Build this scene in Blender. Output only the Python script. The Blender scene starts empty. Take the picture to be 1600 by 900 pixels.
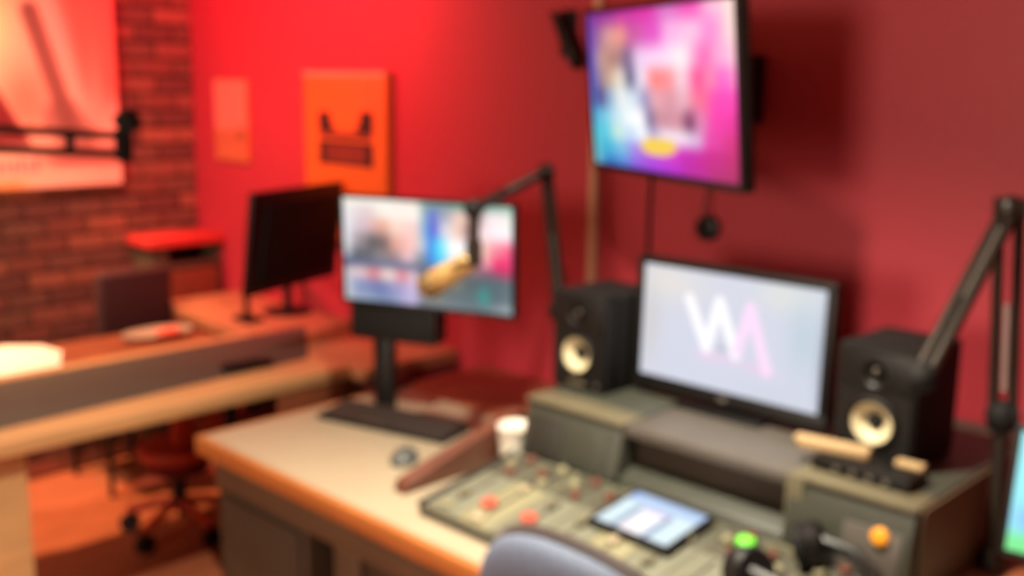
import bpy, bmesh, math, random
from mathutils import Matrix, Vector, Euler
random.seed(7)
S = bpy.context.scene
COL = S.collection
PI = math.pi
# ---------------------------------------------------------------- camera, world, lights, exposure
# Room axes: X runs along the red wall towards the near right, Y into the red wall, Z up. Metres.
yaw, pitch, roll = math.radians(45.7), math.radians(11.0), math.radians(0.8)
fh = Vector((-math.cos(yaw), math.sin(yaw), 0)); rh = Vector((math.sin(yaw), math.cos(yaw), 0)); zz = Vector((0, 0, 1))
fw = fh * math.cos(pitch) - zz * math.sin(pitch)
up = fh * math.sin(pitch) + zz * math.cos(pitch)
rt = rh * math.cos(roll) + up * math.sin(roll)
u2 = up * math.cos(roll) - rh * math.sin(roll)
cam = bpy.data.cameras.new('camera'); cam_ob = bpy.data.objects.new('camera', cam); COL.objects.link(cam_ob)
cam_ob.matrix_world = Matrix(((rt.x, u2.x, -fw.x, 0), (rt.y, u2.y, -fw.y, 0), (rt.z, u2.z, -fw.z, 1.72), (0, 0, 0, 1)))
cam.sensor_width = 36.0; cam.lens = 36.0 * 1650 / 1600; cam.clip_start = 0.05
cam.dof.use_dof = True               # the photograph is out of focus throughout: focused far too close
cam.dof.focus_distance = 0.30
cam.dof.aperture_fstop = 9.5
cam.dof.aperture_blades = 0
S.camera = cam_ob

w = bpy.data.worlds.new('world'); S.world = w; w.use_nodes = True
w.node_tree.nodes['Background'].inputs[0].default_value = (0.9, 0.75, 0.65, 1)
w.node_tree.nodes['Background'].inputs[1].default_value = 0.02

def lamp(name, kind, loc, power, color, size=0.1, target=None, spot=None, blend=0.6):
    d = bpy.data.lights.new(name, kind); d.energy = power; d.color = color
    if kind == 'AREA': d.shape = 'DISK'; d.size = size
    else: d.shadow_soft_size = size
    if kind == 'SPOT': d.spot_size = math.radians(spot); d.spot_blend = blend
    o = bpy.data.objects.new(name, d); COL.objects.link(o); o.location = loc
    if target: o.rotation_euler = (Vector(target) - Vector(loc)).to_track_quat('-Z', 'Y').to_euler()
    return o
WARM = (1.0, 0.84, 0.66)
lamp('downlight_over_operator', 'SPOT', (-1.30, 1.20, 2.66), 560, (1.0, .91, .73), 0.05, (-1.22, 1.30, 0), 100, 1.0)
lamp('downlight_over_guest_table', 'SPOT', (-3.35, 0.85, 2.66), 125, (1.0, 0.84, 0.60), 0.05, (-4.05, 1.25, 0.8), 112, 1.0)
lamp('soft_light_behind', 'AREA', (-1.15, -3.05, 1.85), 118, WARM, 1.3, (-1.2, 2.5, 1.6))  # unseen soft source behind the camera; no doorway is built there
lamp('red_stage_lamp', 'SPOT', (-3.35, 1.55, 2.66), 215, (1.0, 0.05, 0.12), 0.05, (-3.70, 2.5, 1.98), 122, 1.0)
lamp('orange_stage_lamp', 'SPOT', (-4.38, 1.15, 2.66), 420, (1.0, 0.50, 0.25), 0.05, (-4.40, 1.45, 0), 72, 0.9)

vs = S.view_settings
vs.view_transform = 'Standard'; vs.look = 'None'; vs.gamma = 1.0; vs.exposure = 0.0; vs.use_curve_mapping = False

# ---------------------------------------------------------------- materials
def lin(c): return tuple((v / 255 / 12.92) if v / 255 <= 0.04045 else ((v / 255 + 0.055) / 1.055) ** 2.4 for v in c)
def mat(name, rgb, rough=0.6, metal=0.0, var=0.06, scale=12.0, bump=0.0, spec=0.5, stretch=None, emit=0.0):
    m = bpy.data.materials.new(name); m.use_nodes = True; nt = m.node_tree; b = nt.nodes['Principled BSDF']
    c = lin(rgb)
    b.inputs['Roughness'].default_value = rough; b.inputs['Metallic'].default_value = metal
    b.inputs['Specular IOR Level'].default_value = spec
    tc = nt.nodes.new('ShaderNodeTexCoord'); no = nt.nodes.new('ShaderNodeTexNoise'); no.inputs['Scale'].default_value = scale
    no.inputs['Detail'].default_value = 5
    mp = nt.nodes.new('ShaderNodeMapping'); nt.links.new(tc.outputs['Object'], mp.inputs[0]); nt.links.new(mp.outputs[0], no.inputs['Vector'])
    if stretch: mp.inputs['Scale'].default_value = stretch
    rp = nt.nodes.new('ShaderNodeValToRGB')
    rp.color_ramp.elements[0].position = 0.3; rp.color_ramp.elements[1].position = 0.7
    rp.color_ramp.elements[0].color = (*[v * (1 - var) for v in c], 1); rp.color_ramp.elements[1].color = (*[min(1, v * (1 + var)) for v in c], 1)
    nt.links.new(no.outputs['Fac'], rp.inputs[0]); nt.links.new(rp.outputs[0], b.inputs['Base Color'])
    if bump:
        bp = nt.nodes.new('ShaderNodeBump'); bp.inputs['Strength'].default_value = bump; bp.inputs['Distance'].default_value = 0.004
        nt.links.new(no.outputs['Fac'], bp.inputs['Height']); nt.links.new(bp.outputs[0], b.inputs['Normal'])
    if emit:
        b.inputs['Emission Color'].default_value = (*c, 1); b.inputs['Emission Strength'].default_value = emit
    return m
def screen_mat(name, strength):
    m = bpy.data.materials.new(name); m.use_nodes = True; nt = m.node_tree; b = nt.nodes['Principled BSDF']
    a = nt.nodes.new('ShaderNodeAttribute'); a.attribute_name = 'print'
    b.inputs['Base Color'].default_value = (0.01, 0.01, 0.01, 1); b.inputs['Roughness'].default_value = 0.35
    nt.links.new(a.outputs['Color'], b.inputs['Emission Color']); b.inputs['Emission Strength'].default_value = strength
    return m
def print_mat(name, rough=0.6):
    m = bpy.data.materials.new(name); m.use_nodes = True; nt = m.node_tree; b = nt.nodes['Principled BSDF']
    a = nt.nodes.new('ShaderNodeAttribute'); a.attribute_name = 'print'
    b.inputs['Roughness'].default_value = rough; nt.links.new(a.outputs['Color'], b.inputs['Base Color'])
    return m
M = dict(
    red=mat('red_wall_paint', (174, 49, 60), 0.55, var=0.05, scale=60, bump=0.12),
    mortar=mat('dark_mortar', (70, 34, 26), 0.95, var=0.2, scale=50, bump=0.3),
    ceil=mat('ceiling_paint', (185, 172, 165), 0.9),
    floor=mat('reddish_wood_floor', (186, 108, 72), 0.42, var=0.18, scale=5, stretch=(9, 1, 1)),
    black=mat('black_plastic', (14, 12, 11), 0.45, var=0.15, scale=30, spec=0.35),
    matte=mat('matte_black', (12, 10, 9), 0.75, var=0.15, scale=40, spec=0.3),
    metal=mat('black_painted_metal', (40, 32, 25), 0.4, 0.3, var=0.1),
    steel=mat('brushed_steel', (150, 145, 138), 0.35, 0.9),
    lam=mat('cream_laminate', (160, 146, 122), 0.38, var=0.03, scale=8),
    edge=mat('orange_wood_edge', (170, 102, 50), 0.45, var=0.12, scale=6, stretch=(1, 8, 8)),
    oak=mat('light_oak', (204, 160, 108), 0.42, var=0.10, scale=5, stretch=(8, 1, 8)),
    brown=mat('brown_wood', (128, 72, 46), 0.4, var=0.15, scale=5, stretch=(1, 8, 8)),
    dbrown=mat('dark_brown_panel', (84, 66, 48), 0.6, var=0.12, scale=6),
    olive=mat('dark_olive_panel', (58, 47, 34), 0.6, var=0.1),
    grey=mat('grey_desk_mat', (70, 71, 62), 0.6, var=0.08, scale=20),
    khaki=mat('khaki_trim', (92, 85, 65), 0.5, var=0.08),
    pod=mat('olive_grey_panel', (52, 53, 44), 0.5, var=0.1, scale=18),
    poddark=mat('near_black_olive', (38, 36, 30), 0.55, var=0.1),
    shelf=mat('taupe_grey_shelf', (78, 72, 66), 0.45, var=0.08),
    cons=mat('console_olive_grey', (104, 104, 88), 0.45, var=0.06),
    cons2=mat('console_khaki', (124, 119, 92), 0.45, var=0.06),
    consd=mat('console_dark', (66, 64, 52), 0.5, var=0.08),
    cheek=mat('reddish_brown_wood', (94, 54, 40), 0.4, var=0.15, scale=6, stretch=(8, 1, 8)),
    redbtn=mat('red_button_plastic', (178, 76, 56), 0.4),
    greenbtn=mat('lit_green_button', (96, 190, 52), 0.4, emit=0.7),
    orangelamp=mat('lit_orange_lamp', (205, 130, 28), 0.4, emit=0.7),
    counter=mat('orange_brown_counter', (168, 114, 78), 0.42, var=0.12, scale=5, stretch=(1, 8, 8)),
    keys=mat('dark_brown_keys', (44, 36, 31), 0.6),
    white=mat('white_paper', (244, 240, 226), 0.7, var=0.02),
    cream=mat('cream_cone', (196, 184, 148), 0.5, var=0.04),
    beige=mat('beige_microphone', (196, 164, 104), 0.4, 0.2, var=0.06),
    palewood=mat('pale_wood', (172, 144, 104), 0.5, var=0.08, scale=6, stretch=(1, 8, 8)),
    chair=mat('blue_grey_fabric', (92, 102, 122), 0.75, var=0.08, scale=90, bump=0.2),
    chairrim=mat('dark_grey_rim', (70, 62, 60), 0.5),
    maroon=mat('dark_maroon_fabric', (48, 14, 14), 0.8, var=0.15, scale=60, bump=0.2),
    salmon=mat('salmon_vinyl', (214, 84, 54), 0.5, var=0.06),
    redfab=mat('dark_red_fabric', (110, 22, 24), 0.8, var=0.1),
    conduit=mat('beige_plastic', (196, 150, 118), 0.5, var=0.04),
    redpaint=mat('red_painted_wood', (196, 52, 46), 0.5, var=0.05),
    orange=mat('orange_board', (212, 112, 36), 0.5, var=0.03),
    ink=mat('dark_ink', (48, 20, 10), 0.7, var=0.05),
    ink2=mat('rust_ink', (112, 46, 22), 0.7, var=0.05),
    dish=mat('grey_beige_plate', (150, 138, 118), 0.6),
    yellow=mat('yellow_paper', (196, 180, 120), 0.6),
    tvscreen=screen_mat('television_picture', 1.05), monscreen=screen_mat('monitor_picture', 1.05), tabscreen=screen_mat('tablet_picture', 1.12),
    prints=print_mat('printed_canvas'),
)
BRICKS = [mat('brick_%s' % n, c, 0.9, var=0.22, scale=35, bump=0.5) for n, c in
          (('red', (134, 77, 58)), ('brown', (112, 69, 52)), ('dark', (104, 60, 47)), ('orange', (152, 90, 65)), ('rust', (120, 67, 50)))]

# ---------------------------------------------------------------- mesh helpers
class MB:
    def __init__(s): s.b = bmesh.new()
    def _new(s, before, mx):
        vs = [v for v in s.b.verts if v.index == -1 or v not in before]
    def box(s, lo, hi, bev=0.0, mx=None, seg=2):
        t = bmesh.new(); bmesh.ops.create_cube(t, size=1)
        c = [(a + b) / 2 for a, b in zip(lo, hi)]; d = [abs(b - a) for a, b in zip(lo, hi)]
        for v in t.verts: v.co = Vector((c[i] + v.co[i] * d[i] for i in range(3)))
        if bev: bmesh.ops.bevel(t, geom=list(t.edges), offset=min(bev, min(d) * 0.45), segments=seg, affect='EDGES', profile=0.5)
        return s._merge(t, mx)
    def _merge(s, t, mx=None):
        if mx is not None: bmesh.ops.transform(t, matrix=mx, verts=t.verts)
        bmesh.ops.recalc_face_normals(t, faces=t.faces)
        me = bpy.data.meshes.new('tmp'); t.to_mesh(me); t.free(); s.b.from_mesh(me); bpy.data.meshes.remove(me); return s
    def cyl(s, p0, p1, r0, r1=None, seg=20):
        r1 = r0 if r1 is None else r1; p0 = Vector(p0); p1 = Vector(p1); d = p1 - p0
        t = bmesh.new(); bmesh.ops.create_cone(t, cap_ends=True, segments=seg, radius1=r0, radius2=r1, depth=d.length)
        return s._merge(t, Matrix.Translation((p0 + p1) / 2) @ d.to_track_quat('Z', 'Y').to_matrix().to_4x4())
    def sphere(s, c, r, sc=(1, 1, 1), seg=20):
        t = bmesh.new(); bmesh.ops.create_uvsphere(t, u_segments=seg, v_segments=seg // 2, radius=r)
        return s._merge(t, Matrix.Translation(Vector(c)) @ Matrix.Diagonal((*sc, 1)))
    def lathe(s, prof, mx=None, seg=28, caps=True):       # prof: (radius, height) about Z
        t = bmesh.new(); rings = []
        for r, h in prof: rings.append([t.verts.new((max(r, 1e-4) * math.cos(2 * PI * i / seg), max(r, 1e-4) * math.sin(2 * PI * i / seg), h)) for i in range(seg)])
        for a, b in zip(rings, rings[1:]):
            for i in range(seg): t.faces.new((a[i], a[(i + 1) % seg], b[(i + 1) % seg], b[i]))
        if caps: t.faces.new(rings[0][::-1]); t.faces.new(rings[-1])
        return s._merge(t, mx)
    def tube(s, pts, r, seg=10):
        P = [Vector(p) for p in pts]; t = bmesh.new(); rings = []
        for i, p in enumerate(P):
            d = (P[min(i + 1, len(P) - 1)] - P[max(i - 1, 0)]).normalized()
            a = d.orthogonal().normalized() if abs(d.z) > 0.95 else d.cross(Vector((0, 0, 1))).normalized(); b = d.cross(a)
            rings.append([t.verts.new(p + (a * math.cos(2 * PI * k / seg) + b * math.sin(2 * PI * k / seg)) * r) for k in range(seg)])
        for a, b in zip(rings, rings[1:]):
            for k in range(seg): t.faces.new((a[k], a[(k + 1) % seg], b[(k + 1) % seg], b[k]))
        t.faces.new(rings[0][::-1]); t.faces.new(rings[-1])
        return s._merge(t)
    def prism(s, poly, axis, a, b, bev=0.0, mx=None):      # polygon in the two other axes, extruded along axis
        t = bmesh.new()
        def P(p, h): return {'x': (h, p[0], p[1]), 'y': (p[0], h, p[1]), 'z': (p[0], p[1], h)}[axis]
        A = [t.verts.new(P(p, a)) for p in poly]; B = [t.verts.new(P(p, b)) for p in poly]
        t.faces.new(A); t.faces.new(B[::-1]); n = len(poly)
        for i in range(n): t.faces.new((A[i], B[i], B[(i + 1) % n], A[(i + 1) % n]))
        if bev: bmesh.ops.bevel(t, geom=list(t.edges), offset=bev, segments=2, affect='EDGES', profile=0.5)
        return s._merge(t, mx)
    def build(s, name, m, parent=None, label=None, smooth=True, mx=None, kind=None):
        me = bpy.data.meshes.new(name)
        if mx is not None: bmesh.ops.transform(s.b, matrix=mx, verts=s.b.verts)
        if parent is not None and parent.get('origin'):
            bmesh.ops.translate(s.b, vec=-Vector(parent['origin']), verts=s.b.verts)
        if smooth:
            for f in s.b.faces: f.smooth = True
            for e in s.b.edges:
                if len(e.link_faces) == 2 and e.calc_face_angle(0) > 0.6: e.smooth = False
        s.b.to_mesh(me); s.b.free(); me.materials.append(m)
        o = bpy.data.objects.new(name, me); COL.objects.link(o)
        if parent is not None: o.parent = parent
        if label: o['label'] = label
        if kind: o['kind'] = kind
        if parent is not None and parent.get('origin'): o['origin'] = parent['origin']
        return o
def thing(name, label, cat, loc=(0, 0, 0), rz=0.0, group=None, world=False):
    """An Empty at the thing's base. world=True: its parts are given in room coordinates."""
    o = bpy.data.objects.new(name, None); COL.objects.link(o); o.location = loc; o.rotation_euler = (0, 0, rz)
    o.empty_display_size = 0.05
    o['label'] = label; o['category'] = cat
    if group: o['group'] = group
    if world: o['origin'] = list(loc)
    return o
def tag(o, label, cat, group=None):
    o['label'] = label; o['category'] = cat
    if group: o['group'] = group
    return o
def struct(o): o['kind'] = 'structure'; return o
def picture(name, m, parent, wdt, hgt, fn, nx, ny, y, zc, mx=None, label=None, thick=0.0):
    """A flat printed or glowing sheet in the local XZ plane facing -Y; fn(u, v) gives its sRGB print, u right, v down."""
    t = bmesh.new(); lay = t.verts.layers.float_color.new('print'); g = []
    for j in range(ny + 1):
        row = []
        for i in range(nx + 1):
            u, v = i / nx, j / ny
            p = t.verts.new((wdt * (u - 0.5), y, zc + hgt * (0.5 - v))); p[lay] = (*lin([max(0, min(255, q)) for q in fn(u, v)]), 1); row.append(p)
        g.append(row)
    for j in range(ny):
        for i in range(nx): t.faces.new((g[j][i], g[j + 1][i], g[j + 1][i + 1], g[j][i + 1]))
    if mx is not None: bmesh.ops.transform(t, matrix=mx, verts=t.verts)
    me = bpy.data.meshes.new(name); t.to_mesh(me); t.free(); me.materials.append(m)
    o = bpy.data.objects.new(name, me); COL.objects.link(o)
    if parent is not None: o.parent = parent
    if label: o['label'] = label
    return o
def mixer(blobs, base):
    def fn(u, v):
        c = list(base)
        for bu, bv, su, sv, r, g, b, a in blobs:
            k = ((u - bu) / su) ** 2 + ((v - bv) / sv) ** 2
            if k < 9:
                q = a * math.exp(-k)
                c = [c[0] + (r - c[0]) * q, c[1] + (g - c[1]) * q, c[2] + (b - c[2]) * q]
        return c
    return fn
def seg_dist(px, py, a, b):
    dx, dy = b[0] - a[0], b[1] - a[1]; t = max(0, min(1, ((px - a[0]) * dx + (py - a[1]) * dy) / (dx * dx + dy * dy)))
    return math.hypot(px - a[0] - t * dx, py - a[1] - t * dy)
def smooth01(x): x = max(0, min(1, x)); return x * x * (3 - 2 * x)
LOGO_BLOBS=[(0.57, 0.532, 0.857, 1.614, 208, 212, 228, 1), (0.139, 0.137, 0.223, 0.176, 228, 222, 215, 0.8), (0.804, 0.105, 0.179, 0.131, 222, 224, 215, 0.7), (0.902, 0.421, 0.088, 0.309, 186, 204, 216, 0.9), (0.047, 0.525, 0.063, 0.356, 205, 200, 198, 0.7), (0.445, 0.746, 0.203, 0.167, 205, 212, 228, 0.8), (0.765, 0.954, 0.182, 0.132, 202, 208, 222, 0.8), (0.985, 0.549, 0.023, 0.405, 165, 175, 190, 0.7), (0.407, 0.719, 0.077, 0.05, 232, 205, 232, 0.9), (0.514, 0.72, 0.081, 0.044, 228, 205, 232, 0.8), (0.686, 0.74, 0.083, 0.048, 232, 200, 230, 0.8), (0.476, 0.632, 0.021, 0.033, 165, 165, 180, 0.7)]
LOGO_STROKES=[([(0.274, 0.25), (0.388, 0.651), (0.448, 0.231), (0.555, 0.661)], (255, 252, 255)), ([(0.563, 0.619), (0.618, 0.239), (0.725, 0.742)], (250, 218, 248))]


# ---------------------------------------------------------------- the room
XL, YB, ZC, XR, YF = -4.51, 2.50, 2.75, 2.2, -3.2
struct(MB().box((XL - 0.1, YF, -0.06), (XR, YB + 0.1, 0)).build('floor', M['floor']))
struct(MB().box((XL - 0.1, YF, ZC), (XR, YB + 0.1, ZC + 0.06)).build('ceiling', M['ceil']))
struct(MB().box((XL - 0.1, YB, 0), (XR, YB + 0.1, ZC)).build('wall_back', M['red']))
struct(MB().box((XR, YF, 0), (XR + 0.1, YB, ZC)).build('wall_right', M['red']))
struct(MB().box((XL - 0.1, YF - 0.1, 0), (XR, YF, ZC)).build('wall_front', M['red']))
wl = struct(MB().box((XL - 0.12, YF, 0), (XL - 0.012, YB, ZC)).build('wall_left', M['mortar']))
# bricks: 0.225 x 0.068 m, each its own part; those past the frame are joined
BL, BH, JT = 0.168, 0.066, 0.009
variants = []
for k in range(8):
    b = MB(); t = bmesh.new(); bmesh.ops.create_cube(t, size=1)
    for v in t.verts:
        v.co = Vector(((v.co.x) * 0.03, v.co.y * BL + random.uniform(-.004, .004), v.co.z * BH + random.uniform(-.003, .003)))
        if v.co.x > 0: v.co.x += random.uniform(-.004, .004); v.co.y *= 0.985; v.co.z *= 0.95
    b._merge(t); me = bpy.data.meshes.new('brick'); b.b.to_mesh(me); b.b.free(); me.materials.append(BRICKS[k % 5]); variants.append(me)
rest = MB(); nb = 0
row = 0; z = 0.006
while z + BH < ZC:
    off = (row % 2) * (BL + JT) / 2
    y = YB - 0.004 + off
    while y > YF:
        y1, y0 = min(y, YB - 0.004), y - BL
        dx = random.uniform(-.004, .007)
        if y1 > 1.08 and z < 2.16 and not (y0 > 9):
            hidden = (y1 < 2.04 and z > 1.34 and z + BH < 2.6 and y0 > 0.95)
            if not hidden and y1 - y0 > 0.05:
                o = bpy.data.objects.new('brick', random.choice(variants)); COL.objects.link(o); o.parent = wl
                o.location = (XL - 0.013 + dx, (y0 + y1) / 2, z + BH / 2); o.scale = (1, (y1 - y0) / BL, 1); nb += 1
        elif y1 - y0 > 0.03 and y1 > -1.2:
            rest.box((XL - 0.02, y0, z), (XL + dx, y1, z + BH))
        y -= BL + JT
    z += BH + JT; row += 1
ro = rest.build('brickwork', BRICKS[0], wl, kind='stuff', smooth=False)

# ---------------------------------------------------------------- on the red wall
o = MB().box((-2.097, 2.478, 0.75), (-2.069, 2.4995, ZC), 0.003).build('cable_conduit', M['conduit'])
tag(o, 'beige vertical cable conduit running down the red wall behind the television', 'conduit')
o = MB().tube([(-1.87, 2.493, 1.62), (-1.874, 2.493, 1.35), (-1.872, 2.493, 1.0)], 0.005).build('television_cable', M['matte'])
tag(o, 'thin dark cable hanging down the red wall below the television', 'cable')
t = thing('cable_grommet', 'round black cable grommet on the red wall under the television', 'grommet', (-1.665, 2.498, 1.328), world=True)
MB().lathe([(0.034, 0), (0.037, 0.006), (0.036, 0.02), (0.026, 0.026), (0.018, 0.026), (0.016, 0.018), (0.001, 0.018)], Matrix.Translation((-1.665, 2.499, 1.328)) @ Matrix.Rotation(PI / 2, 4, 'X')).build('ring', M['black'], t)
MB().tube([(-1.665, 2.47, 1.33), (-1.662, 2.465, 1.39), (-1.655, 2.478, 1.46), (-1.65, 2.488, 1.56)], 0.004).build('cord', M['olive'], t)

def small_notice(u, v):
    c = (214, 122, 96)
    if v > .62: c = (190, 104, 62)
    k = math.hypot((u - .8) / .13, (v - .66) / .09)
    if k < 1.6: q = math.exp(-k * k); c = tuple(a + (b - a) * q * .75 for a, b in zip(c, (120, 70, 40)))
    k = math.hypot((u - .3) / .2, (v - .72) / .05)
    q = .35 * math.exp(-k * k); c = tuple(a + (b - a) * q for a, b in zip(c, (150, 90, 60)))
    return c
t = thing('small_poster', 'small pale orange poster on the red wall near the brick corner', 'poster', (-4.168, 2.4995, 1.54))
MB().box((-.136, -.012, -.178), (.136, -.001, .178), .002).build('backing', M['orange'], t)
picture('sheet', M['prints'], t, .266, .35, small_notice, 24, 32, -.0128, 0)
t = thing('orange_poster', 'large orange poster board with dark block emblem on red wall', 'poster', (-3.318, 2.4995, 1.43))
MB().box((-.258, -.036, -.325), (.258, -.001, .325), .003).build('board', M['orange'], t)
MB().box((-.258, -.0375, .305), (.258, -.0355, .3245)).build('top_strip', M['palewood'], t)
e = MB()
def er(x0, z0, x1, z1): e.box((x0 + 3.318, -.0375, z0 - 1.43), (x1 + 3.318, -.0358, z1 - 1.43))
# emblem: two upright horns, a slanted brow between them, and a split block beneath
er(-3.475, 1.525, -3.40, 1.600); er(-3.212, 1.525, -3.135, 1.606)
for sx in (-1, 1): e.prism([(.012 + sx * .10, 1.53 - 1.43), (.012 + sx * .062, 1.53 - 1.43), (.012 + sx * .10, 1.575 - 1.43)], 'y', -.0375, -.0358)
er(-3.475, 1.398, -3.43, 1.49); er(-3.18, 1.398, -3.135, 1.49)
er(-3.43, 1.478, -3.18, 1.49); er(-3.43, 1.398, -3.18, 1.41)
e.build('emblem', M['ink'], t, smooth=False)
e = MB(); er(-3.465, 1.500, -3.145, 1.525); er(-3.43, 1.41, -3.18, 1.478)
e.build('emblem_band', M['ink2'], t, smooth=False, label='rust-brown band and centre of the emblem')

# canvas print on the brick wall: salmon field, dark slanting neck, maroon corner, illegible line of lettering
def canvas(u, v):            # u along +Y (to the right as seen), v down; 1.15 wide, 1.15 high
    y, z = 1.00 + u * 1.115, 2.42 - v * 1.155
    c = [255, 192, 162]
    def mix(col, q):
        for i in range(3): c[i] += (col[i] - c[i]) * q
    mix((255, 214, 160), math.exp(-((y - 1.62) / .09) ** 2 - ((z - 1.98) / .18) ** 2))
    mix((224, 112, 90), .75 * math.exp(-((y - 1.72) / .12) ** 2 - ((z - 1.62) / .15) ** 2))
    mix((228, 110, 90), .9 * smooth01((y - 1.9 - (z - 1.75) * -.25) / .1) * smooth01((z - 1.5) / .2))
    mix((255, 170, 140), .8 * math.exp(-((y - 2.02) / .035) ** 2 - ((z - 1.6) / .2) ** 2))
    d = seg_dist(y, z, (1.765, 1.98), (1.905, 1.50)); mix((128, 76, 66), .85 * (1 - smooth01((d - .022) / .03)))
    d = seg_dist(y, z, (1.875, 1.55), (1.93, 1.47)); mix((140, 84, 74), .7 * (1 - smooth01((d - .05) / .06)))
    q = smooth01((1.60 + (1.72 - z) * .55 - y) / .03) * smooth01((1.76 - z) / .03) * smooth01((z - 1.43) / .03); mix((120, 22, 30), .95 * q)
    mix((176, 96, 84), .8 * smooth01((y - 1.72) / .15) * smooth01((1.46 - z) / .06) * smooth01((z - 1.33) / .03))
    for k in range(6):
        yy = 1.60 + k * .03; q = smooth01((.012 - abs(y - yy)) / .008) * smooth01((.032 - abs(z - 1.352 - .006 * (k % 2))) / .012); mix((140, 70, 84), .7 * q)
    mix((246, 150, 80), .8 * smooth01((1.315 - z) / .03) * smooth01((1.75 - y) / .1))
    return c
t = thing('canvas_print', 'large salmon canvas print with dark slanting shape on brick wall', 'canvas', (-4.492, 1.5575, 1.8425), PI / 2)
MB().box((-.5575, -.034, -.5775), (.5575, 0, .5775), .004).build('stretcher', M['white'], t)
picture('print', M['prints'], t, 1.113, 1.153, canvas, 90, 90, -.0346, 0)

# ---------------------------------------------------------------- television on its wall arm
t = thing('television', 'black wall television showing a magenta and cyan picture of two people', 'television', (-1.5787, 2.1088, 1.7044), -0.4117)
R = Matrix.Rotation(0.1031, 4, 'X')
tw, th_ = .70, .394
b = MB().box((-tw / 2 - .016, 0, -th_ / 2 - .018), (tw / 2 + .016, .028, th_ / 2 + .016), .005); b.build('body', M['black'], t, mx=R)
b = MB().prism([(-.26, -.14), (.26, -.14), (.22, .14), (-.22, .14)], 'y', .028, .062, .006); b.build('rear_housing', M['black'], t, mx=R)
b = MB()
for lo, hi in (((-tw / 2 - .016, -.004, th_ / 2), (tw / 2 + .016, 0, th_ / 2 + .016)), ((-tw / 2 - .016, -.004, -th_ / 2 - .018), (tw / 2 + .016, 0, -th_ / 2)),
               ((-tw / 2 - .016, -.004, -th_ / 2), (-tw / 2, 0, th_ / 2)), ((tw / 2, -.004, -th_ / 2), (tw / 2 + .016, 0, th_ / 2))): b.box(lo, hi, .0012)
b.build('bezel', M['black'], t, mx=R)
TV_ROWS = [
 (0, [(0, 85, 45, 150), (.15, 130, 40, 150), (.3, 185, 40, 160), (.45, 210, 40, 165), (.6, 205, 110, 195), (.75, 232, 66, 178), (.88, 255, 190, 220), (1, 250, 228, 216)]),
 (.15, [(0, 66, 56, 175), (.1, 150, 110, 150), (.16, 205, 155, 150), (.26, 226, 150, 138), (.35, 190, 90, 160), (.5, 218, 80, 195), (.62, 240, 180, 230), (.75, 255, 195, 228), (.86, 250, 140, 212), (1, 252, 226, 216)]),
 (.3, [(0, 58, 72, 188), (.1, 180, 150, 145), (.18, 168, 130, 118), (.25, 150, 125, 135), (.3, 100, 95, 135), (.4, 232, 205, 240), (.55, 250, 215, 245), (.68, 255, 238, 242), (.82, 250, 110, 185), (.92, 253, 170, 215), (1, 253, 205, 220)]),
 (.42, [(0, 52, 85, 195), (.1, 150, 130, 140), (.16, 195, 170, 145), (.24, 225, 220, 205), (.32, 80, 98, 135), (.4, 230, 222, 240), (.5, 252, 130, 130), (.58, 250, 140, 145), (.68, 238, 205, 220), (.78, 255, 80, 150), (.85, 250, 130, 175), (.92, 255, 100, 200), (1, 255, 140, 205)]),
 (.55, [(0, 42, 118, 205), (.08, 42, 62, 125), (.14, 120, 165, 200), (.24, 225, 238, 238), (.34, 205, 226, 240), (.42, 150, 150, 190), (.5, 225, 165, 178), (.6, 210, 150, 165), (.68, 228, 175, 190), (.78, 238, 110, 150), (.9, 255, 60, 180), (1, 250, 60, 182)]),
 (.68, [(0, 42, 165, 210), (.1, 100, 200, 225), (.2, 190, 226, 238), (.3, 240, 250, 250), (.38, 252, 255, 255), (.45, 120, 115, 155), (.52, 195, 140, 155), (.64, 205, 142, 158), (.72, 110, 55, 98), (.78, 215, 130, 175), (.88, 240, 50, 170), (1, 225, 40, 150)]),
 (.78, [(0, 55, 190, 208), (.1, 70, 200, 222), (.2, 195, 232, 222), (.3, 190, 218, 245), (.4, 240, 246, 252), (.46, 175, 170, 210), (.56, 240, 226, 240), (.66, 238, 222, 236), (.75, 215, 185, 222), (.84, 225, 60, 165), (1, 208, 30, 122)]),
 (.88, [(0, 90, 192, 204), (.1, 40, 178, 212), (.22, 110, 190, 225), (.34, 160, 130, 228), (.44, 190, 85, 218), (.58, 212, 60, 210), (.7, 195, 25, 170), (.85, 198, 20, 135), (1, 188, 25, 106)]),
 (1, [(0, 120, 190, 200), (.12, 14, 110, 190), (.24, 70, 122, 208), (.34, 135, 80, 216), (.48, 162, 56, 216), (.6, 176, 35, 196), (.75, 182, 18, 150), (.9, 175, 25, 110), (1, 165, 25, 90)])]
def row_col(row, u):
    for a, b_ in zip(row, row[1:]):
        if u <= b_[0]:
            k = smooth01((u - a[0]) / (b_[0] - a[0])); return [a[i] + (b_[i] - a[i]) * k for i in (1, 2, 3)]
    return list(row[-1][1:])
def rows_col(rows, u, v):
    for (v0, r0), (v1, r1) in zip(rows, rows[1:]):
        if v <= v1:
            k = smooth01((v - v0) / (v1 - v0)); return [a + (b_ - a) * k for a, b_ in zip(row_col(r0, u), row_col(r1, u))]
    return row_col(rows[-1][1], u)
def tvf(u, v): return rows_col(TV_ROWS, u, v)
def tv_fn(u, v):
    c = tvf(u, v)
    k = ((u - .50) / .128) ** 2 + ((v - .842 + (u - .5) * .05) / .058) ** 2
    q = 1 - smooth01((k - .75) / .5)
    return [a + (b_ - a) * q for a, b_ in zip(c, (242, 206, 84))]
sc = picture('screen', M['tvscreen'], t, tw, th_, tv_fn, 96, 54, -.0012, 0, mx=R, label='glowing magenta and cyan picture of two people with yellow oval badge')
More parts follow.
